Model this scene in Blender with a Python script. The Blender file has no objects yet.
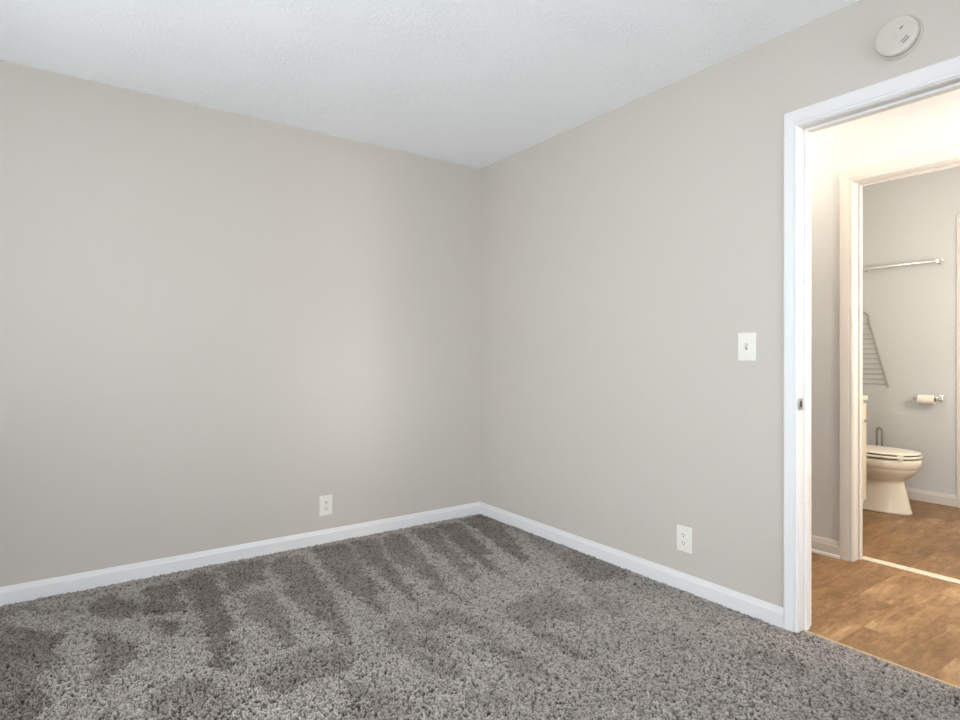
import bpy, bmesh, math, random
import numpy as np
from mathutils import Vector, Matrix

# ------------------------------------------------------------ camera, world, light
scn = bpy.context.scene
COL = scn.collection
PI = math.pi
cam_d = bpy.data.cameras.new('camera')
cam = bpy.data.objects.new('camera', cam_d)
COL.objects.link(cam)
cam.location = (-2.406, -3.370, 1.112)
cam.rotation_euler = (PI / 2, 0, math.atan2(-0.581, 0.814))
cam_d.sensor_width = 36.0
cam_d.lens = 36.0 * 586 / 960
cam_d.shift_y = -4.5 / 960
cam_d.clip_start = 0.02
scn.camera = cam

scn.view_settings.view_transform = 'Standard'
scn.view_settings.look = 'None'
scn.view_settings.gamma = 1
scn.view_settings.use_curve_mapping = False
scn.view_settings.exposure = 0.16

world = bpy.data.worlds.new('sky')
scn.world = world
world.use_nodes = True
wn = world.node_tree.nodes
wn['Background'].inputs[0].default_value = (0.75, 0.85, 1.0, 1)
wn['Background'].inputs[1].default_value = 1.0

def area(name, loc, direction, sx, sy, power, color):
    d = bpy.data.lights.new(name, 'AREA')
    d.shape = 'RECTANGLE'; d.size = sx; d.size_y = sy
    d.energy = power; d.color = color
    o = bpy.data.objects.new(name, d); COL.objects.link(o)
    o.location = loc
    o.rotation_euler = Vector(direction).to_track_quat('-Z', 'Y').to_euler()
    return o

DAY = (0.885, 0.955, 1.0)
# daylight entering through the two windows behind the camera
area('window_daylight', (-4.32, -2.7, 1.35), (1, 0.5, -0.5), 1.9, 1.5, 46, DAY).data.spread = 1.7
area('window_daylight', (-1.3, -5.32, 1.35), (0.34, 1, -0.14), 1.9, 1.5, 16, DAY).data.spread = 1.4
# upward fill lights added at the windows to brighten the ceiling
area('ceiling_fill', (-4.18, -2.7, 0.8), (0.75, 0.38, 1.0), 1.9, 0.5, 80, DAY).data.spread = 2.2
area('ceiling_fill', (-1.3, -5.18, 0.8), (0.0, 0.7, 1.0), 1.9, 0.5, 8, DAY).data.spread = 2.2
# soft patch of reflected daylight on the left wall
gl = bpy.data.lights.new('reflected_daylight', 'SPOT'); gl.energy = 120; gl.color = DAY
gl.spot_size = math.radians(12.5); gl.spot_blend = 1.0; gl.shadow_soft_size = 0.25
glo = bpy.data.objects.new('reflected_daylight', gl); COL.objects.link(glo); glo.location = (-2.2, -5.1, 1.5)
glo.rotation_euler = (Vector((-0.90, 0, 0.86)) - glo.location).to_track_quat('-Z', 'Y').to_euler()
WARM = (1.0, 0.855, 0.66)
def bulb(name, loc, power, color, r=0.05):
    d = bpy.data.lights.new(name, 'POINT'); d.energy = power; d.color = color; d.shadow_soft_size = r
    o = bpy.data.objects.new(name, d); COL.objects.link(o); o.location = loc
    return o
bulb('hallway_bulb_and_fill', (0.60, -1.60, 2.26), 8.5, WARM, 0.09)
bulb('hallway_bulb_and_fill', (0.50, -3.74, 1.85), 52, WARM, 0.09)  # second, unseen light added to fill the lower hallway
for bx_ in (1.48, 1.70, 1.92):
    bulb('vanity_bulb', (bx_, -1.30, 2.0), 1.6, WARM, 0.045)
bulb('bathroom_fill', (1.75, -2.85, 1.50), 32, WARM, 0.10)  # added fill with no fixture, brightens the bathroom

CARPET_MARKS=[(0.6,[(-2.62,-0.08),(-2.53,-0.06),(-2.45,-0.18),(-2.37,-0.22),(-2.36,-0.29),(-2.45,-0.24),(-2.54,-0.16),(-2.62,-0.15)]),
(1,[(-2.64,-0.22),(-2.54,-0.34),(-2.45,-0.45),(-2.4,-0.5),(-2.42,-0.65),(-2.44,-0.81),(-2.45,-0.96),(-2.45,-1.22),(-2.56,-1.25)]),  # broad patch at the far left, drawn in the darker carpet tone
(0.9,[(-2.3,-0.16),(-2.22,-0.13),(-2.13,-0.31),(-2.11,-0.43),(-2.16,-0.5),(-2.33,-0.36),(-2.32,-0.25)]),
(0.9,[(-2.32,-0.54),(-2.25,-0.61),(-2.18,-0.72),(-2.18,-0.87),(-2.23,-0.93),(-2.28,-1.01),(-2.3,-1.04),(-2.31,-0.9),(-2.32,-0.72)]),
(1,[(-2.09,-0.17),(-1.94,-0.14),(-1.96,-0.41),(-1.97,-0.58),(-2.11,-0.49)]),
(1,[(-2.1,-0.54),(-1.99,-0.66),(-2.02,-0.75),(-2.07,-0.75),(-2.1,-0.65)]),
(0.6,[(-2.19,-1.46),(-2.17,-1.18),(-2.08,-1.14),(-2.01,-1.13),(-2.08,-1.54)]),
(0.6,[(-2.08,-1.14),(-2.0,-1.17),(-1.96,-1.26),(-1.94,-1.36),(-1.99,-1.6),(-2.13,-1.5)]),
(0.45,[(-2.3,-1.19),(-2.24,-1.11),(-2.24,-1.17),(-2.28,-1.25)]),
(1,[(-1.94,-0.14),(-1.78,-0.1),(-1.79,-0.38),(-1.82,-0.61),(-1.84,-0.88),(-1.88,-1.05),(-1.93,-1.16),(-1.96,-1.1),(-1.94,-0.76),(-1.93,-0.45)]),
(0.9,[(-1.75,-0.07),(-1.52,-0.08),(-1.57,-0.4),(-1.72,-0.45),(-1.75,-0.4)]),
(0.8,[(-1.74,-0.55),(-1.6,-0.54),(-1.61,-0.76),(-1.64,-0.91),(-1.66,-1.13),(-1.72,-1.13),(-1.74,-0.92),(-1.75,-0.71)]),
(0.85,[(-1.51,-0.13),(-1.32,-0.12),(-1.35,-0.46),(-1.39,-0.74),(-1.44,-1.0),(-1.46,-1.15),(-1.51,-1.26),(-1.52,-0.94),(-1.54,-0.67),(-1.51,-0.38)]),
(0.8,[(-1.41,-0.37),(-1.43,-0.53),(-1.39,-0.68),(-1.44,-1.06),(-1.49,-1.21),(-1.52,-1.1),(-1.56,-0.83)]),
(0.85,[(-1.24,-0.05),(-1.03,-0.09),(-1.11,-0.51),(-1.26,-1.12),(-1.28,-1.08),(-1.3,-0.65),(-1.29,-0.3)]),
(0.85,[(-1.0,-0.06),(-0.86,-0.09),(-0.98,-0.6),(-1.08,-1.1),(-1.12,-1.1),(-1.11,-0.78),(-1.08,-0.42)]),
(0.85,[(-0.84,-0.1),(-0.66,-0.1),(-0.74,-0.41),(-0.82,-0.72),(-0.91,-1.02),(-0.92,-1.21),(-0.94,-1.17),(-0.95,-0.9),(-0.92,-0.53)]),
(0.85,[(-0.58,-0.08),(-0.45,-0.12),(-0.58,-0.61),(-0.71,-1.0),(-0.77,-1.03),(-0.71,-0.68),(-0.66,-0.33)]),
(1,[(-0.42,-0.08),(-0.23,-0.1),(-0.41,-0.6),(-0.6,-1.05),(-0.61,-0.94),(-0.55,-0.59)]),
(1,[(-0.19,-0.07),(-0.0,-0.01),(0.0,-0.27),(-0.14,-0.55),(-0.36,-0.97),(-0.4,-0.94),(-0.34,-0.65),(-0.24,-0.32)]),
(0.6,[(0.0,-0.27),(0.02,-0.66),(-0.0,-1.19),(-0.02,-1.34),(-0.14,-1.45),(-0.3,-1.33),(-0.18,-0.98),(-0.09,-0.59)]),
(0.65,[(-1.2,-1.22),(-1.01,-1.18),(-1.01,-1.48),(-1.0,-1.7),(-1.0,-1.86),(-1.08,-1.85),(-1.09,-1.71),(-1.07,-1.48),(-1.08,-1.3),(-1.2,-1.36)]),
(0.65,[(-1.36,-1.21),(-1.26,-1.18),(-1.24,-1.32),(-1.22,-1.5),(-1.25,-1.65),(-1.33,-1.7),(-1.34,-1.57),(-1.38,-1.44),(-1.38,-1.3)]),
(0.55,[(-0.81,-1.29),(-0.59,-1.28),(-0.51,-1.48),(-0.63,-1.64),(-0.7,-1.59),(-0.78,-1.51)]),
(0.65,[(-0.83,-1.3),(-0.79,-1.46),(-0.79,-1.62),(-0.82,-1.74),(-0.86,-1.69),(-0.87,-1.56),(-0.86,-1.41)]),
(0.65,[(-0.81,-1.55),(-0.81,-1.64),(-0.83,-1.86),(-0.86,-1.84),(-0.88,-1.71),(-0.89,-1.65)]),
(0.65,[(-1.88,-1.24),(-1.69,-1.18),(-1.6,-1.19),(-1.51,-1.23),(-1.56,-1.4),(-1.66,-1.43),(-1.73,-1.39),(-1.77,-1.42),(-1.85,-1.39),(-1.89,-1.32)]),
(0.5,[(-1.6,-1.45),(-1.49,-1.64),(-1.49,-1.75),(-1.58,-1.89),(-1.74,-1.78)]),
(0.4,[(-1.35,-1.72),(-1.25,-1.78),(-1.25,-1.88),(-1.33,-1.85)]),
(0.55,[(-0.48,-1.19),(-0.52,-1.51),(-0.63,-1.61),(-0.67,-1.48),(-0.67,-1.4)]),
(0.35,[(-0.28,-1.33),(-0.38,-1.66),(-0.48,-1.74),(-0.51,-1.62),(-0.42,-1.41)]),
(0.3,[(-0.46,-1.78),(-0.4,-1.96),(-0.43,-2.07),(-0.52,-2.04),(-0.49,-1.89)]),
(0.5,[(-0.31,-2.15),(-0.21,-2.27),(-0.24,-2.37),(-0.27,-2.4),(-0.32,-2.31),(-0.34,-2.19)]),
(0.5,[(0.04,-2.55),(0.07,-2.61),(-0.0,-2.61)])]

# ------------------------------------------------------------ helpers
def new_mat(name, color, rough=0.5, metal=0.0, bump=None, coat=0.0):
    m = bpy.data.materials.new(name); m.use_nodes = True
    nt = m.node_tree; b = nt.nodes['Principled BSDF']
    b.inputs['Base Color'].default_value = (*color, 1)
    b.inputs['Roughness'].default_value = rough
    b.inputs['Metallic'].default_value = metal
    b.inputs['Coat Weight'].default_value = coat
    if bump:
        scale, dist, strength = bump
        tc = nt.nodes.new('ShaderNodeTexCoord')
        n = nt.nodes.new('ShaderNodeTexNoise'); n.inputs['Scale'].default_value = scale
        n.inputs['Detail'].default_value = 3
        nt.links.new(tc.outputs['Object'], n.inputs['Vector'])
        bp = nt.nodes.new('ShaderNodeBump'); bp.inputs['Distance'].default_value = dist
        bp.inputs['Strength'].default_value = strength
        nt.links.new(n.outputs['Fac'], bp.inputs['Height'])
        nt.links.new(bp.outputs['Normal'], b.inputs['Normal'])
    return m

def srgb(r, g, b):
    f = lambda c: (c / 255 / 12.92) if c / 255 <= 0.04045 else ((c / 255 + 0.055) / 1.055) ** 2.4
    return (f(r), f(g), f(b))

M = {}
M['wall'] = new_mat('greige_wall_paint', srgb(189, 182, 173), 0.6, bump=(260, 0.0006, 0.5))
M['hall_wall'] = new_mat('hall_wall_paint', srgb(209, 214, 221), 0.6, bump=(260, 0.0006, 0.4))
M['bath_wall'] = new_mat('bathroom_wall_paint', srgb(206, 209, 212), 0.55, bump=(260, 0.0006, 0.4))
M['trim'] = new_mat('white_trim_paint', srgb(216, 214, 213), 0.5)
M['trim'].node_tree.nodes['Principled BSDF'].inputs['Specular IOR Level'].default_value = 0.25
M['plate'] = new_mat('ivory_white_plastic', srgb(222, 218, 210), 0.4)
M['smoke'] = new_mat('aged_white_plastic', srgb(192, 185, 176), 0.5)
M['dark'] = new_mat('dark_slot', (0.02, 0.018, 0.016), 0.6)
M['slot'] = new_mat('shadowed_slot', (0.10, 0.09, 0.08), 0.6)
M['chrome'] = new_mat('chrome', (0.78, 0.78, 0.77), 0.16, 1.0)
M['wire'] = new_mat('grey_wire', (0.40, 0.39, 0.38), 0.5, 0.2)
M['nickel'] = new_mat('satin_nickel', (0.42, 0.40, 0.37), 0.35, 1.0)
M['porcelain'] = new_mat('glazed_porcelain', srgb(240, 234, 222), 0.22)
M['seat'] = new_mat('toilet_seat_plastic', srgb(243, 239, 229), 0.22)
M['cabinet'] = new_mat('cream_cabinet_paint', srgb(238, 230, 212), 0.4)
M['counter'] = new_mat('cultured_marble', srgb(240, 234, 220), 0.2)
M['paper'] = new_mat('toilet_tissue', srgb(245, 242, 235), 0.95, bump=(400, 0.0004, 0.6))
M['card'] = new_mat('cardboard', srgb(170, 140, 105), 0.9)
M['strip'] = new_mat('white_threshold', srgb(218, 210, 196), 0.6)
M['seam'] = new_mat('tan_edge_strip', srgb(190, 165, 135), 0.5)
M['glow'] = new_mat('opal_glass_shade', (0.9, 0.9, 0.88), 0.3)
M['glass'] = new_mat('window_glass', (1, 1, 1), 0.0)
M['glass'].node_tree.nodes['Principled BSDF'].inputs['Transmission Weight'].default_value = 1.0

def ceiling_mat():
    m = new_mat('stomped_ceiling_texture', srgb(248, 249, 251), 0.75)
    nt = m.node_tree; b = nt.nodes['Principled BSDF']
    tc = nt.nodes.new('ShaderNodeTexCoord')
    mp = nt.nodes.new('ShaderNodeMapping'); nt.links.new(tc.outputs['Object'], mp.inputs[0])
    n1 = nt.nodes.new('ShaderNodeTexNoise'); n1.inputs['Scale'].default_value = 38
    n1.inputs['Detail'].default_value = 5; n1.inputs['Roughness'].default_value = 0.65
    n1.inputs['Distortion'].default_value = 2.2
    n2 = nt.nodes.new('ShaderNodeTexNoise'); n2.inputs['Scale'].default_value = 3.2
    n2.inputs['Detail'].default_value = 2
    r = nt.nodes.new('ShaderNodeValToRGB'); r.color_ramp.elements[0].position = 0.47; r.color_ramp.elements[1].position = 0.62
    r2 = nt.nodes.new('ShaderNodeValToRGB'); r2.color_ramp.elements[0].position = 0.38; r2.color_ramp.elements[1].position = 0.66
    r2.color_ramp.elements[0].color = (0.12, 0.12, 0.12, 1)
    mul = nt.nodes.new('ShaderNodeMath'); mul.operation = 'MULTIPLY'
    for n in (n1, n2): nt.links.new(mp.outputs[0], n.inputs['Vector'])
    nt.links.new(n1.outputs['Fac'], r.inputs[0]); nt.links.new(n2.outputs['Fac'], r2.inputs[0])
    nt.links.new(r.outputs[0], mul.inputs[0]); nt.links.new(r2.outputs[0], mul.inputs[1])
    bp = nt.nodes.new('ShaderNodeBump'); bp.inputs['Distance'].default_value = 0.004; bp.inputs['Strength'].default_value = 0.45
    nt.links.new(mul.outputs[0], bp.inputs['Height']); nt.links.new(bp.outputs[0], b.inputs['Normal'])
    return m
M['ceiling'] = ceiling_mat()

def wood_mat():
    m = new_mat('vinyl_plank_wood', (0.4, 0.25, 0.13), 0.42)
    nt = m.node_tree; L = nt.links; b = nt.nodes['Principled BSDF']
    N = nt.nodes.new
    tc = N('ShaderNodeTexCoord')
    br = N('ShaderNodeTexBrick')
    br.inputs['Scale'].default_value = 1.0
    br.inputs['Brick Width'].default_value = 0.92; br.inputs['Row Height'].default_value = 0.152
    br.inputs['Mortar Size'].default_value = 0.0012; br.inputs['Mortar Smooth'].default_value = 0.3
    br.inputs['Color1'].default_value = (0, 0, 0, 1); br.inputs['Color2'].default_value = (1, 1, 1, 1)
    br.inputs['Mortar'].default_value = (0.0, 0.0, 0.0, 1)
    br.offset = 0.37; br.offset_frequency = 2; br.inputs['Bias'].default_value = 0.0
    mp0 = N('ShaderNodeMapping'); mp0.inputs['Location'].default_value = (0.31, 0.045, 0)
    L.new(tc.outputs['Object'], mp0.inputs[0]); L.new(mp0.outputs[0], br.inputs['Vector'])
    # shift grain by plank tone
    comb = N('ShaderNodeVectorMath'); comb.operation = 'MULTIPLY_ADD'
    comb.inputs[1].default_value = (3.0, 7.0, 5.0)
    L.new(br.outputs['Color'], comb.inputs[0]); L.new(tc.outputs['Object'], comb.inputs[2])
    mp = N('ShaderNodeMapping'); mp.inputs['Scale'].default_value = (1.6, 9.0, 1)
    L.new(comb.outputs[0], mp.inputs[0])
    n1 = N('ShaderNodeTexNoise'); n1.inputs['Scale'].default_value = 1.7; n1.inputs['Detail'].default_value = 8
    n1.inputs['Roughness'].default_value = 0.62; n1.inputs['Distortion'].default_value = 1.1
    L.new(mp.outputs[0], n1.inputs['Vector'])
    mp2 = N('ShaderNodeMapping'); mp2.inputs['Scale'].default_value = (3.0, 6.0, 1)
    L.new(comb.outputs[0], mp2.inputs[0])
    n2 = N('ShaderNodeTexNoise'); n2.inputs['Scale'].default_value = 1.3; n2.inputs['Detail'].default_value = 3
    L.new(mp2.outputs[0], n2.inputs['Vector'])
    mix = N('ShaderNodeMath'); mix.operation = 'MULTIPLY_ADD'; mix.inputs[1].default_value = 0.55
    L.new(n1.outputs['Fac'], mix.inputs[0])
    h2 = N('ShaderNodeMath'); h2.operation = 'MULTIPLY'; h2.inputs[1].default_value = 0.45
    L.new(n2.outputs['Fac'], h2.inputs[0]); L.new(h2.outputs[0], mix.inputs[2])
    # plank tone
    sep = N('ShaderNodeSeparateColor'); L.new(br.outputs['Color'], sep.inputs[0])
    t = N('ShaderNodeMath'); t.operation = 'MULTIPLY_ADD'; t.inputs[1].default_value = 0.10; 
    L.new(sep.outputs[0], t.inputs[0]); L.new(mix.outputs[0], t.inputs[2])
    r = N('ShaderNodeValToRGB'); cr = r.color_ramp
    cr.elements[0].position = 0.36; cr.elements[0].color = (*srgb(112, 82, 52), 1)
    cr.elements[1].position = 0.72; cr.elements[1].color = (*srgb(178, 147, 110), 1)
    e = cr.elements.new(0.52); e.color = (*srgb(137, 104, 70), 1)
    e = cr.elements.new(0.61); e.color = (*srgb(152, 118, 82), 1)
    L.new(t.outputs[0], r.inputs[0])
    mx = N('ShaderNodeMix'); mx.data_type = 'RGBA'
    mx.inputs['B'].default_value = (*srgb(92, 68, 46), 1)
    seam = N('ShaderNodeMath'); seam.operation = 'MULTIPLY'; seam.inputs[1].default_value = 0.40
    L.new(br.outputs['Fac'], seam.inputs[0])
    # fine mottling: pale smudges and small dark knots
    n3 = N('ShaderNodeTexNoise'); n3.inputs['Scale'].default_value = 16; n3.inputs['Detail'].default_value = 6
    n3.inputs['Roughness'].default_value = 0.7; n3.inputs['Distortion'].default_value = 0.8
    mp3 = N('ShaderNodeMapping'); mp3.inputs['Scale'].default_value = (0.9, 2.2, 1)
    L.new(comb.outputs[0], mp3.inputs[0]); L.new(mp3.outputs[0], n3.inputs['Vector'])
    mr = N('ShaderNodeMapRange'); mr.inputs['From Min'].default_value = 0.3; mr.inputs['From Max'].default_value = 0.7
    mr.inputs['To Min'].default_value = 0.68; mr.inputs['To Max'].default_value = 1.36
    L.new(n3.outputs['Fac'], mr.inputs['Value'])
    mt = N('ShaderNodeVectorMath'); mt.operation = 'SCALE'
    L.new(r.outputs[0], mt.inputs[0]); L.new(mr.outputs[0], mt.inputs['Scale'])
    L.new(seam.outputs[0], mx.inputs['Factor']); L.new(mt.outputs[0], mx.inputs['A'])
    L.new(mx.outputs['Result'], b.inputs['Base Color'])
    bp = N('ShaderNodeBump'); bp.inputs['Distance'].default_value = 0.0012; bp.inputs['Strength'].default_value = 0.4
    L.new(n1.outputs['Fac'], bp.inputs['Height']); L.new(bp.outputs[0], b.inputs['Normal'])
    return m
M['wood'] = wood_mat()

def carpet_mat():
    m = new_mat('cut_pile_carpet', (0.3, 0.28, 0.26), 1.0)
    nt = m.node_tree; L = nt.links; b = nt.nodes['Principled BSDF']; N = nt.nodes.new
    b.inputs['Specular IOR Level'].default_value = 0.05
    b.inputs['Sheen Weight'].default_value = 0.15
    at = N('ShaderNodeAttribute'); at.attribute_name = 'mark_tone'
    sp = N('ShaderNodeAttribute'); sp.attribute_name = 'yarn_shade'
    m1 = N('ShaderNodeMix'); m1.data_type = 'RGBA'
    m1.inputs['A'].default_value = (*CARPET_LIGHT, 1); m1.inputs['B'].default_value = (*CARPET_DARK, 1)
    L.new(at.outputs['Fac'], m1.inputs['Factor'])
    m2 = N('ShaderNodeMix'); m2.data_type = 'RGBA'; m2.blend_type = 'MULTIPLY'
    r = N('ShaderNodeValToRGB'); r.color_ramp.elements[0].color = (0.10, 0.09, 0.085, 1); r.color_ramp.elements[1].color = (1.62, 1.61, 1.60, 1)
    L.new(sp.outputs['Fac'], r.inputs[0])
    m2.inputs['Factor'].default_value = 1.0
    L.new(m1.outputs['Result'], m2.inputs['A']); L.new(r.outputs[0], m2.inputs['B'])
    L.new(m2.outputs['Result'], b.inputs['Base Color'])
    return m
CARPET_LIGHT = srgb(136, 130, 125)
CARPET_DARK = srgb(98, 91, 86)
M['carpet'] = carpet_mat()

def link(name, bm, mat, parent=None, smooth=False, bevel=0, seg=2):
    if bevel:
        bmesh.ops.remove_doubles(bm, verts=bm.verts, dist=1e-6)
        es = [e for e in bm.edges if len(e.link_faces) == 2 and e.calc_face_angle() > 0.6]
        bmesh.ops.bevel(bm, geom=es, offset=bevel, segments=seg, profile=0.5, affect='EDGES', clamp_overlap=True)
    bmesh.ops.recalc_face_normals(bm, faces=bm.faces)
    me = bpy.data.meshes.new(name); bm.to_mesh(me); bm.free()
    me.materials.append(M[mat])
    if smooth:
        for p in me.polygons: p.use_smooth = True
        if smooth != 'all':
            me.set_sharp_from_angle(angle=math.radians(38))
    o = bpy.data.objects.new(name, me); COL.objects.link(o)
    if parent: o.parent = parent
    return o

def box(bm, x0, x1, y0, y1, z0, z1):
    v = [bm.verts.new((x, y, z)) for x in (x0, x1) for y in (y0, y1) for z in (z0, z1)]
    for f in ((0, 1, 3, 2), (4, 6, 7, 5), (0, 4, 5, 1), (2, 3, 7, 6), (0, 2, 6, 4), (1, 5, 7, 3)):
        bm.faces.new([v[i] for i in f])
    return bm

def B(): return bmesh.new()

def struct(name, bm, mat, parent=None, **k):
    o = link(name, bm, mat, parent, **k)
    if parent is None: o['kind'] = 'structure'
    return o

def empty(name, loc, label, cat, group=None, rz=0):
    o = bpy.data.objects.new(name, None); COL.objects.link(o)
    o.empty_display_size = 0.05
    o.location = loc; o.rotation_euler = (0, 0, rz)
    o['label'] = label; o['category'] = cat
    if group: o['group'] = group
    return o

def s_empty(name, loc=(0, 0, 0)):
    o = bpy.data.objects.new(name, None); COL.objects.link(o); o.location = loc; o['kind'] = 'structure'
    o.empty_display_size = 0.05
    return o

def cyl(bm, p0, p1, r0, r1=None, n=24, caps=True):
    r1 = r0 if r1 is None else r1
    p0, p1 = Vector(p0), Vector(p1); d = (p1 - p0).normalized()
    a = d.orthogonal().normalized(); c = d.cross(a)
    ra = [bm.verts.new(p0 + (a * math.cos(t) + c * math.sin(t)) * r0) for t in [2 * PI * i / n for i in range(n)]]
    rb = [bm.verts.new(p1 + (a * math.cos(t) + c * math.sin(t)) * r1) for t in [2 * PI * i / n for i in range(n)]]
    for i in range(n): bm.faces.new((ra[i], ra[(i + 1) % n], rb[(i + 1) % n], rb[i]))
    if caps: bm.faces.new(ra[::-1]); bm.faces.new(rb)
    return bm

def tube(bm, pts, r, n=10):
    pts = [Vector(p) for p in pts]
    d0 = (pts[1] - pts[0]).normalized(); up = d0.orthogonal().normalized(); prev = None
    for i, p in enumerate(pts):
        if i == 0: d = d0
        elif i == len(pts) - 1: d = (pts[-1] - pts[-2]).normalized()
        else: d = ((pts[i + 1] - p).normalized() + (p - pts[i - 1]).normalized()).normalized()
        up = (up - d * up.dot(d)).normalized(); s = d.cross(up)
        ring = [bm.verts.new(p + (up * math.cos(2 * PI * k / n) + s * math.sin(2 * PI * k / n)) * r) for k in range(n)]
        if prev:
            for k in range(n): bm.faces.new((prev[k], prev[(k + 1) % n], ring[(k + 1) % n], ring[k]))
        else: bm.faces.new(ring[::-1])
        prev = ring
    bm.faces.new(prev)
    return bm

def lathe(bm, prof, origin, axis, n=48):
    """prof = [(r, h)] around axis through origin"""
    o = Vector(origin); d = Vector(axis).normalized(); a = d.orthogonal().normalized(); c = d.cross(a); prev = None
    for r, h in prof:
        if r < 1e-6: ring = [bm.verts.new(o + d * h)]
        else: ring = [bm.verts.new(o + d * h + (a * math.cos(2 * PI * i / n) + c * math.sin(2 * PI * i / n)) * r) for i in range(n)]
        if prev:
            for i in range(n):
                j = (i + 1) % n
                q = [prev[i % len(prev)], prev[j % len(prev)], ring[j % len(ring)], ring[i % len(ring)]]
                u = []
                for v in q:
                    if v not in u: u.append(v)
                if len(u) >= 3: bm.faces.new(u)
        prev = ring
    return bm

def extrude_profile(bm, prof, path, closed_ends=True):
    """prof: list of callables? no: path = list of functions mapping (d, h) to a point"""
    rings = [[bm.verts.new(f(d, h)) for d, h in prof] for f in path]
    n = len(prof)
    for a, b in zip(rings, rings[1:]):
        for i in range(n): bm.faces.new((a[i], a[(i + 1) % n], b[(i + 1) % n], b[i]))
    if closed_ends: bm.faces.new(rings[0][::-1]); bm.faces.new(rings[-1])
    return bm

# ------------------------------------------------------------ room sizes
H = 2.430
HB = 2.52                       # hallway and bathroom ceiling
DT = 0.104                     # door wall thickness
WT = 0.12                       # wall thickness
JY, JY2, JZ = -2.200, -2.962, 2.028     # bedroom door jamb faces and head
HX = 1.07                       # hallway far wall face
BX = HX + 0.104
BJ, BJ2 = -1.968, -2.68         # bathroom doorway jamb faces
BBX = 2.95                      # bathroom back wall
BY = -1.12                      # bathroom tank wall
WX, WY = -4.22, -5.22           # bedroom walls behind the camera
HY0, HY1 = -3.9, -0.6           # hallway ends

# bedroom left wall
struct('wall_left', box(B(), WX - WT, 0.0, 0.0, WT, 0, H), 'wall')
# bedroom door wall: bedroom side painted greige, hallway side painted like the hallway
bm = B()
for (x0, x1) in ((0, DT - 0.0005),):
    box(bm, x0, x1, JY + 0.012, WT, 0, H); box(bm, x0, x1, WY - WT, JY2 - 0.012, 0, H)
    box(bm, x0, x1, JY2 - 0.012, JY + 0.012, JZ + 0.012, H)
struct('wall_right', bm, 'wall')
# walls behind the camera, each with a window opening
WIN1 = (-3.65, -1.75, 0.6, 2.1)    # y0,y1,z0,z1 on x = WX
WIN2 = (-2.25, -0.35, 0.6, 2.1)  # x0,x1 on y = WY
bm = B(); y0, y1, z0, z1 = WIN1
box(bm, WX - WT, WX, WY - WT, y0, 0, H); box(bm, WX - WT, WX, y1, 0, 0, H)
box(bm, WX - WT, WX, y0, y1, 0, z0); box(bm, WX - WT, WX, y0, y1, z1, H)
struct('wall_window_side', bm, 'wall')
bm = B(); x0, x1, z0, z1 = WIN2
box(bm, WX, x0, WY - WT, WY, 0, H); box(bm, x1, 0, WY - WT, WY, 0, H)
box(bm, x0, x1, WY - WT, WY, 0, z0); box(bm, x0, x1, WY - WT, WY, z1, H)
struct('wall_rear', bm, 'wall')

def window(name, horizontal, fixed, a0, a1, z0, z1):
    root = s_empty(name)
    def bb(bm, a, b, c0, c1, d0, d1):   # a..b along wall, c along thickness, d height
        if horizontal: box(bm, a, b, c0, c1, d0, d1)
        else: box(bm, c0, c1, a, b, d0, d1)
    c0, c1 = fixed - WT + 0.01, fixed - WT + 0.05
    bm = B(); t = 0.045; zm = (z0 + z1) / 2
    bb(bm, a0, a0 + t, c0, c1, z0, z1); bb(bm, a1 - t, a1, c0, c1, z0, z1)
    bb(bm, a0 + t, a1 - t, c0, c1, z0, z0 + t); bb(bm, a0 + t, a1 - t, c0, c1, z1 - t, z1)
    bb(bm, a0 + t, a1 - t, c0, c1, zm - 0.025, zm + 0.025)
    link('window_frame', bm, 'trim', root)
    bm = B(); bb(bm, a0 + t, a1 - t, c0 + 0.015, c0 + 0.02, z0 + t, zm - 0.025); bb(bm, a0 + t, a1 - t, c0 + 0.015, c0 + 0.02, zm + 0.025, z1 - t)
    link('window_glass', bm, 'glass', root)
    bm = B(); bb(bm, a0 - 0.05, a1 + 0.05, fixed, fixed + 0.05, z0 - 0.025, z0)
    link('window_sill', bm, 'trim', root)
window('window_1', False, WX, *WIN1)
window('window_2', True, WY, *WIN2)

# hallway and bathroom shell
bm = B()
box(bm, HX, HX + 0.104, BJ + 0.015, HY1, 0, HB); box(bm, HX, HX + 0.104, HY0, BJ2 - 0.015, 0, HB)
box(bm, HX, HX + 0.104, BJ2 - 0.015, BJ + 0.015, JZ + 0.029, HB)
struct('wall_hallway_far', bm, 'hall_wall')
struct('wall_hallway_left', box(B(), DT, HX, HY1, HY1 + WT, 0, HB), 'hall_wall')
struct('wall_hallway_right', box(B(), DT, HX, HY0 - WT, HY0, 0, HB), 'hall_wall')
struct('wall_bathroom_left', box(B(), BX, BBX + WT, BY, BY + WT, 0, HB), 'bath_wall')
struct('wall_bathroom_right', box(B(), BX, BBX + WT, -3.1 - WT, -3.1, 0, HB), 'bath_wall')
CY0, CY1, CZ = -2.62, -1.955, 2.085     # linen closet doorway in the bathroom back wall
bm = B()
box(bm, BBX, BBX + WT, CY1, BY, 0, HB); box(bm, BBX, BBX + WT, -3.1, CY0, 0, HB); box(bm, BBX, BBX + WT, CY0, CY1, CZ, HB)
struct('wall_bathroom_back', bm, 'bath_wall')
# lining of the hall wall's bathroom face
bm = B()
box(bm, BX, BX + 0.004, BJ + 0.06, BY, 0, HB)
struct('wall_bathroom_front', bm, 'bath_wall')

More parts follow.
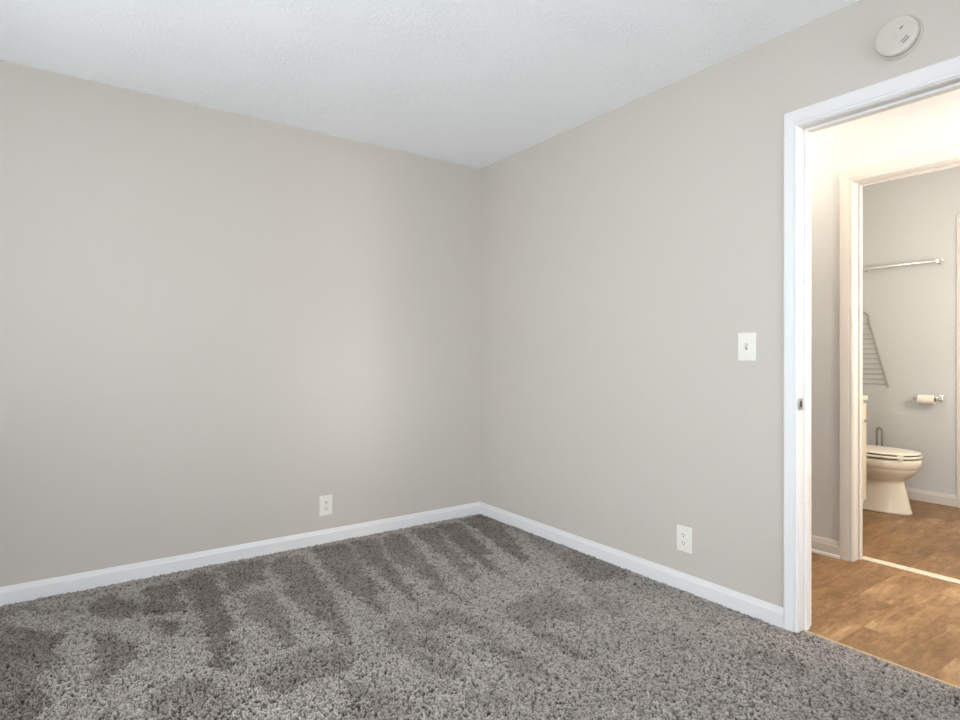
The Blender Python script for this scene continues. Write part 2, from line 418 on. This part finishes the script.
struct('ceiling', box(B(), WX - WT, 0.0, WY - WT, 0.0, H, H + 0.1), 'ceiling')
struct('ceiling_hallway', box(B(), 0.0, BBX + WT, WY - WT, WT, HB, HB + 0.1), 'ceiling')
struct('floor', box(B(), WX - WT, 0.040, WY - WT, WT, -0.15, -0.014), 'seam')
struct('floor_hallway', box(B(), 0.040, BBX + WT, WY - WT, HY1 + WT, -0.15, 0.0), 'wood')

# ------------------------------------------------------------ trim
CAS = [(0, 0), (0, 0.009), (0.003, 0.012), (0.008, 0.013), (0.011, 0.010), (0.013, 0.010), (0.016, 0.014),
       (0.030, 0.016), (0.044, 0.018), (0.058, 0.019), (0.063, 0.016), (0.063, 0)]
def casing(name, x, side, ya, yb, zt, parent, reveal=0.004, kw=0.81, kh=0.72):
    """casing around an opening in a wall plane at x; side = direction it projects; ya > yb"""
    a, b, z = ya + reveal, yb - reveal, zt + reveal
    fs = [lambda d, h: (x + side * h * kh, a + d * kw, 0.0), lambda d, h: (x + side * h * kh, a + d * kw, z + d),
          lambda d, h: (x + side * h * kh, b - d * kw, z + d), lambda d, h: (x + side * h * kh, b - d * kw, 0.0)]
    return link(name, extrude_profile(B(), CAS, fs), 'trim', parent)

def jamb(name, xa, xb, ya, yb, zt, parent, mat='trim', z0=0.0):
    bm = B(); t = 0.012
    box(bm, xa, xb, ya, ya + t, z0, zt + t); box(bm, xa, xb, yb - t, yb, z0, zt + t); box(bm, xa, xb, yb, ya, zt, zt + t)
    return link(name, bm, mat, parent, bevel=0.001)

def stops(name, xa, xb, ya, yb, zt, parent):
    bm = B(); t = 0.011
    box(bm, xa, xb, ya - t, ya, 0, zt); box(bm, xa, xb, yb, yb + t, 0, zt); box(bm, xa, xb, yb + t, ya - t, zt - t, zt)
    return link(name, bm, 'trim', parent, bevel=0.002)

d1 = s_empty('door_1', (0, 0, 0))
casing('door_casing', 0.0, -1, JY, JY2, JZ, d1)
jamb('door_jamb', -0.001, DT + 0.001, JY, JY2, JZ, d1)
stops('door_stop', 0.040, 0.068, JY, JY2, JZ, d1)
casing('door_casing', DT, 1, JY, JY2, JZ, d1)
# strike plate on the latch-side jamb
bm = B(); box(bm, -0.002, 0.030, JY - 0.0016, JY + 0.0005, 0.892, 0.940)
sp = link('strike_plate', bm, 'nickel', d1, bevel=0.0005)
bm = B(); box(bm, 0.008, 0.021, JY - 0.0022, JY - 0.0012, 0.904, 0.929)
link('latch_hole', bm, 'dark', sp)
bm = B()
tube(bm, [(-0.002, JY - 0.0015, 0.897), (-0.006, JY - 0.002, 0.916), (-0.002, JY - 0.0015, 0.935)], 0.0022, 8)
link('strike_lip', bm, 'nickel', sp)

d2 = s_empty('door_2', (0, 0, 0))
casing('door_casing', HX, -1, BJ, BJ2, JZ + 0.018, d2, kw=1.0)
jamb('door_jamb', HX - 0.001, BX + 0.005, BJ, BJ2, JZ + 0.018, d2)
stops('door_stop', HX + 0.055, HX + 0.085, BJ, BJ2, JZ + 0.018, d2)
casing('door_casing', BX + 0.004, 1, BJ, BJ2, JZ + 0.018, d2)

d3 = s_empty('door_3', (0, 0, 0))
casing('door_casing', BBX, -1, CY1, CY0, CZ, d3)
jamb('door_jamb', BBX - 0.001, BBX + 0.09, CY1 + 0.001, CY0 - 0.001, CZ + 0.001, d3)
bm = B(); box(bm, BBX + 0.02, BBX + 0.055, CY0 + 0.003, CY1 - 0.003, 0.01, CZ - 0.003)
for (za, zb) in ((0.18, 0.95), (1.1, 1.95)):
    box(bm, BBX + 0.016, BBX + 0.022, CY0 + 0.12, CY1 - 0.12, za, zb)
dl = link('door_leaf', bm, 'trim', d3, bevel=0.003)
bm = B(); lathe(bm, [(0, -0.055), (0.022, -0.052), (0.027, -0.04), (0.02, -0.025), (0.01, -0.02), (0.01, -0.004), (0.028, -0.003), (0.028, 0.0)], (BBX + 0.02, CY0 + 0.07, 0.95), (1, 0, 0), 24)
link('door_knob', bm, 'nickel', dl, smooth=True)

BB = [(0, 0), (0.013, 0), (0.013, 0.058), (0.012, 0.062), (0.0095, 0.065), (0.008, 0.072), (0.0045, 0.082), (0, 0.083)]
SHOE = [(0, 0), (0.026, 0), (0.0255, 0.006), (0.0225, 0.013), (0.0165, 0.0165), (0.0135, 0.018), (0.013, 0.058), (0.012, 0.064), (0.0095, 0.067), (0.008, 0.076), (0.0045, 0.088), (0, 0.09)]
def base(name, prof, mk, ts, z0=0.0):
    """mk(t, d) -> (x, y)"""
    fs = [(lambda d, h, t=t: (*mk(t, d), z0 + h)) for t in ts]
    return struct(name, extrude_profile(B(), prof, fs), 'trim')
Zb = -0.004
base('baseboard_left', BB, lambda t, d: (t - (d if t > -1 else 0), -d), (WX, 0.0), Zb)
base('baseboard_right', BB, lambda t, d: (-d, t - (d if t > -1 else 0)), (0.0, JY + 0.004 + 0.051), Zb)
base('baseboard_right', BB, lambda t, d: (-d, t), (JY2 - 0.055, WY), Zb)
base('baseboard_window_side', BB, lambda t, d: (WX + d, t), (0, WY), Zb)
base('baseboard_rear', BB, lambda t, d: (t, WY + d), (WX, 0), Zb)
base('baseboard_hallway', SHOE, lambda t, d: (HX - d, t), (HY1, BJ + 0.062))
base('baseboard_hallway', SHOE, lambda t, d: (HX - d, t), (BJ2 - 0.069, HY0))
base('baseboard_bathroom', BB, lambda t, d: (BBX - d, t), (BY, CY1 + 0.055))
base('baseboard_bathroom', BB, lambda t, d: (t, BY - d), (BX, BBX))

# thresholds
bm = B(); box(bm, BX - 0.035, BX + 0.022, BJ2 + 0.001, BJ - 0.001, 0.0, 0.007)
tr = struct('trim_1', bm, 'strip', bevel=0.0025)
bm = B()
for k in range(8):
    y = BJ - 0.05 - k * 0.085
    lathe(bm, [(0, 0.0078), (0.003, 0.0076), (0.004, 0.0068)], (BX - 0.006, y, 0), (0, 0, 1), 10)
link('screw', bm, 'nickel', tr)
bm = B(); box(bm, 0.032, 0.041, JY2 + 0.001, JY - 0.001, -0.012, 0.0022)
struct('trim_2', bm, 'seam', bevel=0.001)

# ------------------------------------------------------------ carpet
def build_carpet():
    rng = np.random.default_rng(5)
    st = 0.0036
    xs = np.concatenate([np.arange(WX, -3.15, 0.010), np.arange(-3.15, 0.036, st)])
    ys = np.concatenate([np.arange(WY, -3.45, 0.010), np.arange(-3.45, 0.0, st)])
    nx, ny = len(xs), len(ys)
    X, Y = np.meshgrid(xs, ys, indexing='ij')
    def vnoise(cell, seed):
        r = np.random.default_rng(seed)
        gx = (X - WX) / cell; gy = (Y - WY) / cell
        g = r.random((int(gx.max()) + 3, int(gy.max()) + 3))
        i = gx.astype(int); j = gy.astype(int); u = gx - i; v = gy - j
        u = u * u * (3 - 2 * u); v = v * v * (3 - 2 * v)
        return (g[i, j] * (1 - u) + g[i + 1, j] * u) * (1 - v) + (g[i, j + 1] * (1 - u) + g[i + 1, j + 1] * u) * v
    # vacuum tracks, pile brushed the other way, and one broad dark patch
    jx = X + (vnoise(0.07, 1) - 0.5) * 0.05 + (vnoise(0.018, 7) - 0.5) * 0.04 + rng.normal(0, 0.009, X.shape)
    jy = Y + (vnoise(0.07, 2) - 0.5) * 0.05 + (vnoise(0.018, 8) - 0.5) * 0.04 + rng.normal(0, 0.009, X.shape)
    mark_tone = np.zeros_like(X)
    for w, poly in CARPET_MARKS:
        p = np.array(poly); x0, y0 = p.min(0) - 0.08; x1, y1 = p.max(0) + 0.08
        sel = (X > x0) & (X < x1) & (Y > y0) & (Y < y1)
        a, b = jx[sel], jy[sel]; ins = np.zeros(a.shape, bool)
        for k in range(len(p)):
            (xa, ya), (xb, yb) = p[k], p[k - 1]
            if ya == yb: continue
            c = ((ya > b) != (yb > b)) & (a < (xb - xa) * (b - ya) / (yb - ya) + xa)
            ins ^= c
        cur = mark_tone[sel]; cur[ins] = np.maximum(cur[ins], w); mark_tone[sel] = cur
    mark_tone = mark_tone * 0.84 + 0.26 * (vnoise(0.16, 3) - 0.4) + 0.22 * (vnoise(0.035, 4) - 0.5)
    white = rng.random(X.shape)
    clump = 0.65 * vnoise(0.0066, 11) + 0.35 * vnoise(0.014, 21)
    clump = np.clip((clump - 0.5) * 1.7 + 0.5, 0, 1)
    h = 0.0090 * (white - 0.5) + 0.007 * (clump - 0.5) - 0.010 * np.clip(vnoise(0.0075, 12) - 0.72, 0, 1) * 3.5
    h += 0.003 * (vnoise(0.05, 14) - 0.5)
    h = np.clip(h, -0.0125, 0.008)
    edge = np.minimum(np.minimum(-Y, -X + 0.0 * X), 1)
    Z = h - 0.001
    pit = np.clip(vnoise(0.0075, 12) - 0.70, 0, 1) * 3.2
    yarn_shade = np.clip(0.58 + 1.15 * (white - 0.5) + 0.40 * (clump - 0.5) - 1.3 * pit, 0, 1)  # random strand tone, plus shade in the pile gaps painted as colour
    PX = X + rng.normal(0, 0.0010, X.shape); PY = Y + rng.normal(0, 0.0010, X.shape)
    co = np.stack([PX, PY, Z], -1).reshape(-1, 3)
    idx = np.arange(nx * ny).reshape(nx, ny)
    a = idx[:-1, :-1]; b = idx[1:, :-1]; c = idx[1:, 1:]; d = idx[:-1, 1:]
    cx_ = X[:-1, :-1]; cy_ = Y[:-1, :-1]
    keep = (cx_ < -0.006) | ((cy_ < JY - 0.002) & (cy_ > JY2 + 0.002))
    quads = np.stack([a, b, c, d], -1)[keep]
    used = np.zeros(nx * ny, bool); used[quads.ravel()] = True
    remap = np.cumsum(used) - 1
    quads = remap[quads]; co = co[used]; nf = len(quads)
    me = bpy.data.meshes.new('carpet')
    me.vertices.add(len(co)); me.vertices.foreach_set('co', co.ravel().astype(np.float32))
    me.loops.add(nf * 4); me.loops.foreach_set('vertex_index', quads.ravel().astype(np.int32))
    me.polygons.add(nf); me.polygons.foreach_set('loop_start', (np.arange(nf) * 4).astype(np.int32))
    me.update(calc_edges=True)
    for nm, arr in (('mark_tone', mark_tone), ('yarn_shade', yarn_shade)):
        at = me.attributes.new(nm, 'FLOAT', 'POINT')
        at.data.foreach_set('value', arr.ravel()[used].astype(np.float32))
    me.materials.append(M['carpet'])
    me.polygons.foreach_set('use_smooth', np.zeros(nf, bool))
    o = bpy.data.objects.new('carpet', me); COL.objects.link(o)
    o['kind'] = 'stuff'; o['label'] = 'grey-brown cut-pile carpet with darker vacuum tracks and a dark patch, wall to wall'
    o['category'] = 'carpet'
    return o
build_carpet()

# ------------------------------------------------------------ wall plates (built facing -Y at local origin)
def rrect(w, h, r, n=5):
    pts = []
    for cx_, cy_, a0 in ((w / 2 - r, h / 2 - r, 0), (-w / 2 + r, h / 2 - r, 90), (-w / 2 + r, -h / 2 + r, 180), (w / 2 - r, -h / 2 + r, 270)):
        for i in range(n + 1):
            t = math.radians(a0 + 90 * i / n); pts.append((cx_ + r * math.cos(t), cy_ + r * math.sin(t)))
    return pts
def slab(bm, outline, y_back, y_front, inset=0.0):
    s = lambda p, k: (p[0] * k[0], p[1] * k[1])
    w = max(p[0] for p in outline); h = max(p[1] for p in outline)
    k = ((w - inset) / w, (h - inset) / h)
    rings = [[bm.verts.new((p[0], y_back, p[1])) for p in outline],
             [bm.verts.new((p[0], y_front + inset * 0.6, p[1])) for p in outline],
             [bm.verts.new((p[0] * k[0], y_front, p[1] * k[1])) for p in outline]]
    n = len(outline)
    for a, b in zip(rings, rings[1:]):
        for i in range(n): bm.faces.new((a[i], a[(i + 1) % n], b[(i + 1) % n], b[i]))
    bm.faces.new(rings[0][::-1]); bm.faces.new(rings[-1])
    return bm
def outlet(loc, rz, label):
    root = empty('electrical_outlet', loc, label, 'outlet', None, rz)
    link('cover_plate', slab(B(), rrect(0.080, 0.120, 0.004), 0.0, -0.006, 0.003), 'plate', root)
    for s in (1, -1):
        bm = B(); out = []
        for p in rrect(0.034, 0.028, 0.010): out.append(p)
        slab(bm, out, -0.004, -0.008, 0.0008); bmesh.ops.translate(bm, vec=(0, 0, s * 0.0195), verts=bm.verts)
        r = link('receptacle', bm, 'plate', root)
        bm = B(); zc = s * 0.0195
        box(bm, -0.0085, -0.0055, -0.0084, -0.0078, zc - 0.001, zc + 0.0085)
        box(bm, 0.0055, 0.0085, -0.0084, -0.0078, zc + 0.0005, zc + 0.0085)
        cyl(bm, (0, -0.0084, zc - 0.0065), (0, -0.0078, zc - 0.0065), 0.0032, n=12)
        link('slot', bm, 'slot', r)
    link('screw', lathe(B(), [(0, 0.0072), (0.003, 0.0068), (0.0035, 0.0055)], (0, 0, 0), (0, -1, 0), 12), 'plate', root)
    return root
# local -Y faces the viewer; on the right wall the plates face -X (rotate by -90 deg)
outlet((-1.127, 0.0, 0.220), 0, 'white duplex outlet low on the left wall, near the room corner')
outlet((0.0, -1.6705, 0.241), -PI / 2, 'white duplex outlet low on the right wall, between corner and doorway')

sw = empty('light_switch', (0.0, -1.982, 1.150), 'white toggle light switch on the right wall beside the doorway', 'light switch', None, -PI / 2)
link('cover_plate', slab(B(), rrect(0.080, 0.122, 0.004), 0.0, -0.006, 0.003), 'plate', sw)
bm = B(); box(bm, -0.0055, 0.0055, -0.0066, -0.0058, -0.0125, 0.0125)
link('toggle_slot', bm, 'slot', sw)
bm = B()
v = []
for (y, z) in ((-0.005, -0.010), (-0.017, 0.001), (-0.0185, 0.0085), (-0.005, 0.0105)):
    v.append((bm.verts.new((-0.0048, y, z)), bm.verts.new((0.0048, y, z))))
for i in range(4): a, b = v[i], v[(i + 1) % 4]; bm.faces.new((a[0], a[1], b[1], b[0]))
bm.faces.new([p[0] for p in v]); bm.faces.new([p[1] for p in v][::-1])
link('toggle', bm, 'plate', sw, bevel=0.0008)
for s in (1, -1):
    link('screw', lathe(B(), [(0, 0.0072), (0.003, 0.0068), (0.0035, 0.0055)], (0, 0, s * 0.030), (0, -1, 0), 12), 'plate', sw)

# smoke detector (axis along -X)
sd = empty('smoke_detector', (0.0, -2.546, 2.231), 'round white smoke detector on the wall above the doorway', 'smoke detector')
ax = (-1, 0, 0)
link('mounting_base', lathe(B(), [(0, 0), (0.0725, 0), (0.0725, 0.005), (0.071, 0.0075), (0.063, 0.008), (0, 0.008)], (0, 0, 0), ax, 64), 'smoke', sd, smooth=True)
cv = link('cover', lathe(B(), [(0.058, 0.007), (0.058, 0.012), (0.0655, 0.0125), (0.0665, 0.015), (0.0665, 0.029), (0.0650, 0.0325), (0.0615, 0.0345), (0.050, 0.0355), (0.030, 0.036), (0.0, 0.0362)], (0, 0, 0), ax, 64), 'smoke', sd, smooth=True)
link('sensor_ring', lathe(B(), [(0.0065, 0.036), (0.0068, 0.0374), (0.0085, 0.0378), (0.0092, 0.036)], (0, 0.002, -0.001), ax, 24), 'smoke', cv, smooth=True)
bm = B(); box(bm, -0.0374, -0.035, -0.006, 0.006, -0.0018, 0.0018)
bmesh.ops.rotate(bm, verts=bm.verts, cent=(0, 0, 0), matrix=Matrix.Rotation(math.radians(-40), 3, 'X')); bmesh.ops.translate(bm, verts=bm.verts, vec=(0, -0.019, 0.019))
link('test_button', bm, 'slot', cv)
bm = B()
for o_ in (-0.0042, 0.0042): box(bm, -0.0372, -0.034, -0.0125, 0.0125, o_ - 0.0011, o_ + 0.0011)
bmesh.ops.rotate(bm, verts=bm.verts, cent=(0, 0, 0), matrix=Matrix.Rotation(math.radians(-40), 3, 'X')); bmesh.ops.translate(bm, verts=bm.verts, vec=(0, -0.030, -0.026))
link('sounder_slots', bm, 'slot', cv)

# ------------------------------------------------------------ hallway lamp
hl = empty('ceiling_lamp', (0.60, -1.60, HB), 'round nickel flush ceiling lamp above the hallway wood floor', 'lamp')
link('ceiling_plate', lathe(B(), [(0, 0), (0.15, 0), (0.155, 0.015), (0.15, 0.03), (0, 0.03)], (0, 0, 0), (0, 0, -1), 40), 'nickel', hl, smooth=True)

# ------------------------------------------------------------ toilet
TX = 2.42
toi = empty('toilet', (TX, -1.50, 0.0), 'white elongated toilet on the bathroom wood floor past the vanity', 'toilet')
def ring_pts(hw, yf, yb, z, n=40, sq=2.3):
    """egg outline: front (negative y) is the longer, rounder end"""
    yc = yf + (yb - yf) * 0.58; pts = []
    for i in range(n):
        t = 2 * PI * i / n; c, s = math.cos(t), math.sin(t)
        ex = 2 / (2.0 if s < 0 else 3.2)
        x = hw * math.copysign(abs(c) ** (2 / sq if s < 0 else ex), c)
        y = (yc + (yc - yf) * s * abs(s) ** (2 / 2.1 - 1)) if s < 0 else (yc + (yb - yc) * abs(s) ** ex)
        pts.append((x, y, z))
    return pts
def loft(bm, rings, cap0=True, cap1=True):
    vs = [[bm.verts.new(p) for p in r] for r in rings]; n = len(vs[0])
    for a, b in zip(vs, vs[1:]):
        for i in range(n): bm.faces.new((a[i], a[(i + 1) % n], b[(i + 1) % n], b[i]))
    if cap0: bm.faces.new(vs[0][::-1])
    if cap1: bm.faces.new(vs[-1])
    return bm
Y0 = -1.50    # root y; convert world y to local
def R(hw, yf, yb, z, **k): return ring_pts(hw, yf - Y0, yb - Y0, z, **k)
bowl = B()
loft(bowl, [R(0.118, -1.796, -1.22, 0.0), R(0.116, -1.793, -1.22, 0.012), R(0.108, -1.784, -1.22, 0.04), R(0.104, -1.774, -1.22, 0.09),
            R(0.100, -1.760, -1.22, 0.15), R(0.100, -1.748, -1.22, 0.205), R(0.106, -1.748, -1.22, 0.228),
            R(0.128, -1.768, -1.22, 0.246), R(0.150, -1.796, -1.22, 0.268), R(0.168, -1.820, -1.22, 0.294), R(0.176, -1.832, -1.22, 0.316),
            R(0.177, -1.834, -1.22, 0.323), R(0.183, -1.842, -1.22, 0.327), R(0.185, -1.846, -1.22, 0.374), R(0.181, -1.842, -1.22, 0.386), R(0.172, -1.835, -1.22, 0.389),
            R(0.120, -1.78, -1.40, 0.389), R(0.105, -1.76, -1.42, 0.35), R(0.06, -1.67, -1.50, 0.25)])
bo = link('bowl', bowl, 'porcelain', toi, smooth='all')
# tank pedestal shelf
bm = B(); box(bm, -0.11, 0.11, -1.42 - Y0, -1.15 - Y0, 0.35, 0.402)
link('tank_shelf', bm, 'porcelain', toi, bevel=0.01)
# side foot with bolt caps
bm = loft(B(), [R(0.145, -1.60, -1.20, 0.0), R(0.143, -1.598, -1.20, 0.03), R(0.125, -1.58, -1.20, 0.045), R(0.10, -1.56, -1.22, 0.05)])
link('foot', bm, 'porcelain', toi, smooth=True)
for s in (1, -1):
    link('bolt_cap', lathe(B(), [(0.014, 0.042), (0.013, 0.056), (0.008, 0.063), (0, 0.065)], (s * 0.122, -1.46 - Y0, 0), (0, 0, 1), 16), 'seat', toi, smooth=True)
seat_z = 0.397
sb = loft(B(), [R(0.178, -1.838, -1.40, seat_z), R(0.186, -1.848, -1.395, seat_z + 0.003), R(0.187, -1.850, -1.395, seat_z + 0.011), R(0.182, -1.844, -1.40, seat_z + 0.016),
                R(0.125, -1.785, -1.45, seat_z + 0.016), R(0.12, -1.78, -1.455, seat_z + 0.003)], cap0=False, cap1=False)
link('seat', sb, 'seat', toi, smooth=True)
lz = seat_z + 0.0235
lid = loft(B(), [R(0.170, -1.830, -1.40, lz), R(0.178, -1.840, -1.395, lz + 0.0015), R(0.181, -1.843, -1.395, lz + 0.007), R(0.176, -1.837, -1.40, lz + 0.012),
                 R(0.148, -1.805, -1.42, lz + 0.016), R(0.08, -1.72, -1.48, lz + 0.019)])
link('lid', lid, 'seat', toi, smooth='all')
for s in (1, -1):
    for (yy, xx) in ((-1.77, 0.13), (-1.57, 0.165)):
        bm = B(); box(bm, s * xx - 0.008, s * xx + 0.008, yy - 0.016 - Y0, yy + 0.016 - Y0, 0.388, seat_z + 0.002)
        link('bumper', bm, 'seat', toi, bevel=0.002)
for s in (1, -1):
    bm = B(); box(bm, s * 0.08 - 0.02, s * 0.08 + 0.02, -1.40 - Y0, -1.365 - Y0, 0.388, lz + 0.012)
    link('hinge', bm, 'seat', toi, bevel=0.005)
    for (yy, xx) in ((-1.77, 0.13), (-1.57, 0.165)):
        bm = B(); box(bm, s * xx - 0.008, s * xx + 0.008, yy - 0.018 - Y0, yy + 0.018 - Y0, seat_z + 0.016, lz + 0.002)
        link('bumper', bm, 'seat', toi, bevel=0.002)
# tank
def trect(w, y0, y1, z): 
    pts = rrect(w, y1 - y0, 0.03, 6); return [(p[0], p[1] + (y0 + y1) / 2 - Y0, z) for p in pts]
tk = link('tank', loft(B(), [trect(0.40, -1.32, -1.145, 0.403), trect(0.42, -1.325, -1.14, 0.42), trect(0.45, -1.34, -1.135, 0.70)]), 'porcelain', toi, smooth=True)
link('tank_lid', loft(B(), [trect(0.46, -1.345, -1.133, 0.701), trect(0.472, -1.352, -1.13, 0.708), trect(0.472, -1.352, -1.13, 0.732), trect(0.455, -1.343, -1.135, 0.742)]), 'porcelain', toi, smooth=True)
bm = B(); cyl(bm, (-0.16, -1.335 - Y0, 0.65), (-0.16, -1.36 - Y0, 0.65), 0.012, n=16); tube(bm, [(-0.16, -1.357 - Y0, 0.65), (-0.12, -1.362 - Y0, 0.645), (-0.085, -1.362 - Y0, 0.638)], 0.006)
link('flush_lever', bm, 'chrome', tk, smooth=True)

# ------------------------------------------------------------ vanity
VX0, VX1, VF, VB = 1.32, 2.09, -1.622, BY - 0.016
va = empty('bathroom_vanity', ((VX0 + VX1) / 2, (VF + VB) / 2, 0), 'cream vanity cabinet with drawer and toe kick beside the toilet', 'vanity')
ox, oy = -(VX0 + VX1) / 2, -(VF + VB) / 2
def vb(x0, x1, y0, y1, z0, z1, bm=None): return box(bm or B(), x0 + ox, x1 + ox, y0 + oy, y1 + oy, z0, z1)
bm = vb(VX0, VX1, VF, VB, 0.095, 0.805); vb(VX0, VX1, VF + 0.06, VB, 0, 0.095, bm)
link('cabinet_body', bm, 'cabinet', va, bevel=0.002)
bm = vb(VX0 - 0.01, VX1 + 0.010, VF - 0.022, VB, 0.806, 0.838); 
link('countertop', bm, 'counter', va, bevel=0.006)
bm = vb(VX0 - 0.01, VX1 + 0.012, VB - 0.02, VB, 0.838, 0.92); link('backsplash', bm, 'counter', va, bevel=0.004)
xm = (VX0 + VX1) / 2
for (a, b_) in ((VX0 + 0.02, xm - 0.004), (xm + 0.004, VX1 - 0.006)):
    bm = vb(a, b_, VF - 0.018, VF, 0.125, 0.655); dd = link('door', bm, 'cabinet', va, bevel=0.003)
    bm = vb(a, b_, VF - 0.018, VF, 0.672, 0.785); dr = link('drawer', bm, 'cabinet', va, bevel=0.003)
    kx = b_ - 0.04 if a < xm - 0.1 else a + 0.04
    for (px, pz, par) in ((kx, 0.60, dd), ((a + b_) / 2, 0.735, dr)):
        k = lathe(B(), [(0.005, 0), (0.005, 0.012), (0.012, 0.016), (0.013, 0.022), (0.008, 0.026), (0, 0.027)], (px + ox, VF - 0.018 + oy, pz), (0, -1, 0), 16)
        link('knob', k, 'nickel', par, smooth=True)
bm = B(); lathe(bm, [(0.165, 0.836), (0.17, 0.841), (0.16, 0.841), (0.13, 0.8385), (0.0, 0.8382)], (0, 0.02, 0), (0, 0, 1), 40)
bmesh.ops.scale(bm, vec=(1.25, 1, 1), verts=bm.verts)
link('basin', bm, 'porcelain', va, smooth=True)
bm = B(); cyl(bm, (0, 0.19, 0.838), (0, 0.19, 0.89), 0.018, 0.015); tube(bm, [(0, 0.19, 0.88), (0, 0.16, 0.935), (0, 0.10, 0.94), (0, 0.07, 0.92)], 0.010)
link('faucet', bm, 'chrome', va, smooth=True)

# vanity light bar above
vl = empty('vanity_light', (1.70, BY, 2.05), 'chrome three-lamp light bar on the wall above the bathroom vanity', 'lamp')
bm = B(); box(bm, -0.30, 0.30, -0.03, 0, -0.05, 0.05); link('back_plate', bm, 'chrome', vl, bevel=0.006)
for k in (-0.22, 0, 0.22):
    link('lamp_holder', cyl(B(), (k, -0.03, -0.02), (k, -0.12, -0.05), 0.018, 0.022), 'chrome', vl, smooth=True)

# ------------------------------------------------------------ towel bar
tb = empty('towel_bar', (BBX, -1.552, 1.812), 'long chrome towel bar high on the bathroom back wall', 'towel bar')
link('bar', tube(B(), [(-0.068, -0.252, 0), (-0.068, 0.252, 0)], 0.015, 16), 'chrome', tb, smooth=True)
for s in (1, -1):
    bm = B(); box(bm, -0.009, 0, s * 0.255 - 0.018, s * 0.255 + 0.018, -0.020, 0.020)
    box(bm, -0.082, -0.009, s * 0.255 - 0.011, s * 0.255 + 0.011, -0.015, 0.015)
    link('bracket', bm, 'chrome', tb, bevel=0.003)

# ------------------------------------------------------------ toilet paper holder and roll
th = empty('toilet_paper_holder', (BBX, -1.738, 0.792), 'chrome toilet paper holder on the bathroom wall past the toilet', 'toilet paper holder')
for s in (1, -1):
    bm = B(); box(bm, -0.008, 0, s * 0.070 - 0.015, s * 0.070 + 0.015, -0.022, 0.022); box(bm, -0.085, -0.008, s * 0.070 - 0.008, s * 0.070 + 0.008, -0.012, 0.012)
    link('post', bm, 'chrome', th, bevel=0.003)
link('spindle', tube(B(), [(-0.072, -0.062, 0), (-0.072, 0.085, 0)], 0.006, 12), 'chrome', th, smooth=True)
tr_ = empty('toilet_paper_roll', (BBX - 0.072, -1.738, 0.792), 'slim white toilet paper roll hanging on the chrome holder', 'toilet paper roll')
rr = 0.034
bm = B()
lathe(bm, [(0.019, -0.052), (rr, -0.052), (rr, 0.052), (0.019, 0.052), (0.019, -0.052)], (0, 0, -0.010), (0, 1, 0), 40)
link('tissue', bm, 'paper', tr_, smooth=True)
link('cardboard_core', lathe(B(), [(0.0185, -0.0515), (0.0185, 0.0515), (0.0175, 0.0515), (0.0175, -0.0515), (0.0185, -0.0515)], (0, 0, -0.010), (0, 1, 0), 24), 'card', tr_, smooth=True)

# ------------------------------------------------------------ chrome-handled toilet brush between bowl and wall
br_ = empty('toilet_brush', (2.745, -1.475, 0.0), 'toilet brush stand with looped chrome handle behind the toilet bowl', 'toilet brush')
link('canister', lathe(B(), [(0, 0), (0.05, 0), (0.052, 0.01), (0.045, 0.10), (0.045, 0.34), (0.04, 0.35), (0, 0.35)], (0, 0, 0), (0, 0, 1), 32), 'chrome', br_, smooth=True)
pts = [(0.0, 0.018, 0.34), (0.0, 0.018, 0.52)]
for i in range(1, 12):
    t = PI * i / 12; pts.append((0, 0.018 * math.cos(t) , 0.52 + 0.035 * math.sin(t)))
pts += [(0, -0.018, 0.52), (0, -0.018, 0.34)]
link('handle', tube(B(), pts, 0.0085, 12), 'nickel', br_, smooth=True)

# ------------------------------------------------------------ wire rack on the back wall
wr = empty('wire_rack', (BBX - 0.012, -1.25, 0.85), 'tall wire rack with arched top and sloping side against bathroom wall', 'wire rack')
def yfront(z):  # sloping front post, world y at height z
    return -1.325 - (1.40 - z) * 0.262
def lp(y, z): return (0, y + 1.25, z - 0.85)
arch = [lp(-1.215, 0.86), lp(-1.215, 1.42)]
cy_, ry = (-1.215 + yfront(1.40)) / 2, (yfront(1.40) + 1.215) / 2
for i in range(1, 14):
    t = PI * i / 14; arch.append(lp(cy_ - ry * math.cos(t) if False else cy_ + (-ry) * math.cos(t), 1.42 + 0.05 * math.sin(t)))
arch += [lp(yfront(1.40), 1.40), lp(yfront(0.86), 0.86)]
link('side_frame', tube(B(), arch, 0.0045, 8), 'wire', wr, smooth=True)
for i in range(13):
    z = 1.37 - i * 0.0405
    link('rung', tube(B(), [lp(-1.215, z), lp(yfront(z), z)], 0.0028, 6), 'wire', wr, smooth=True)
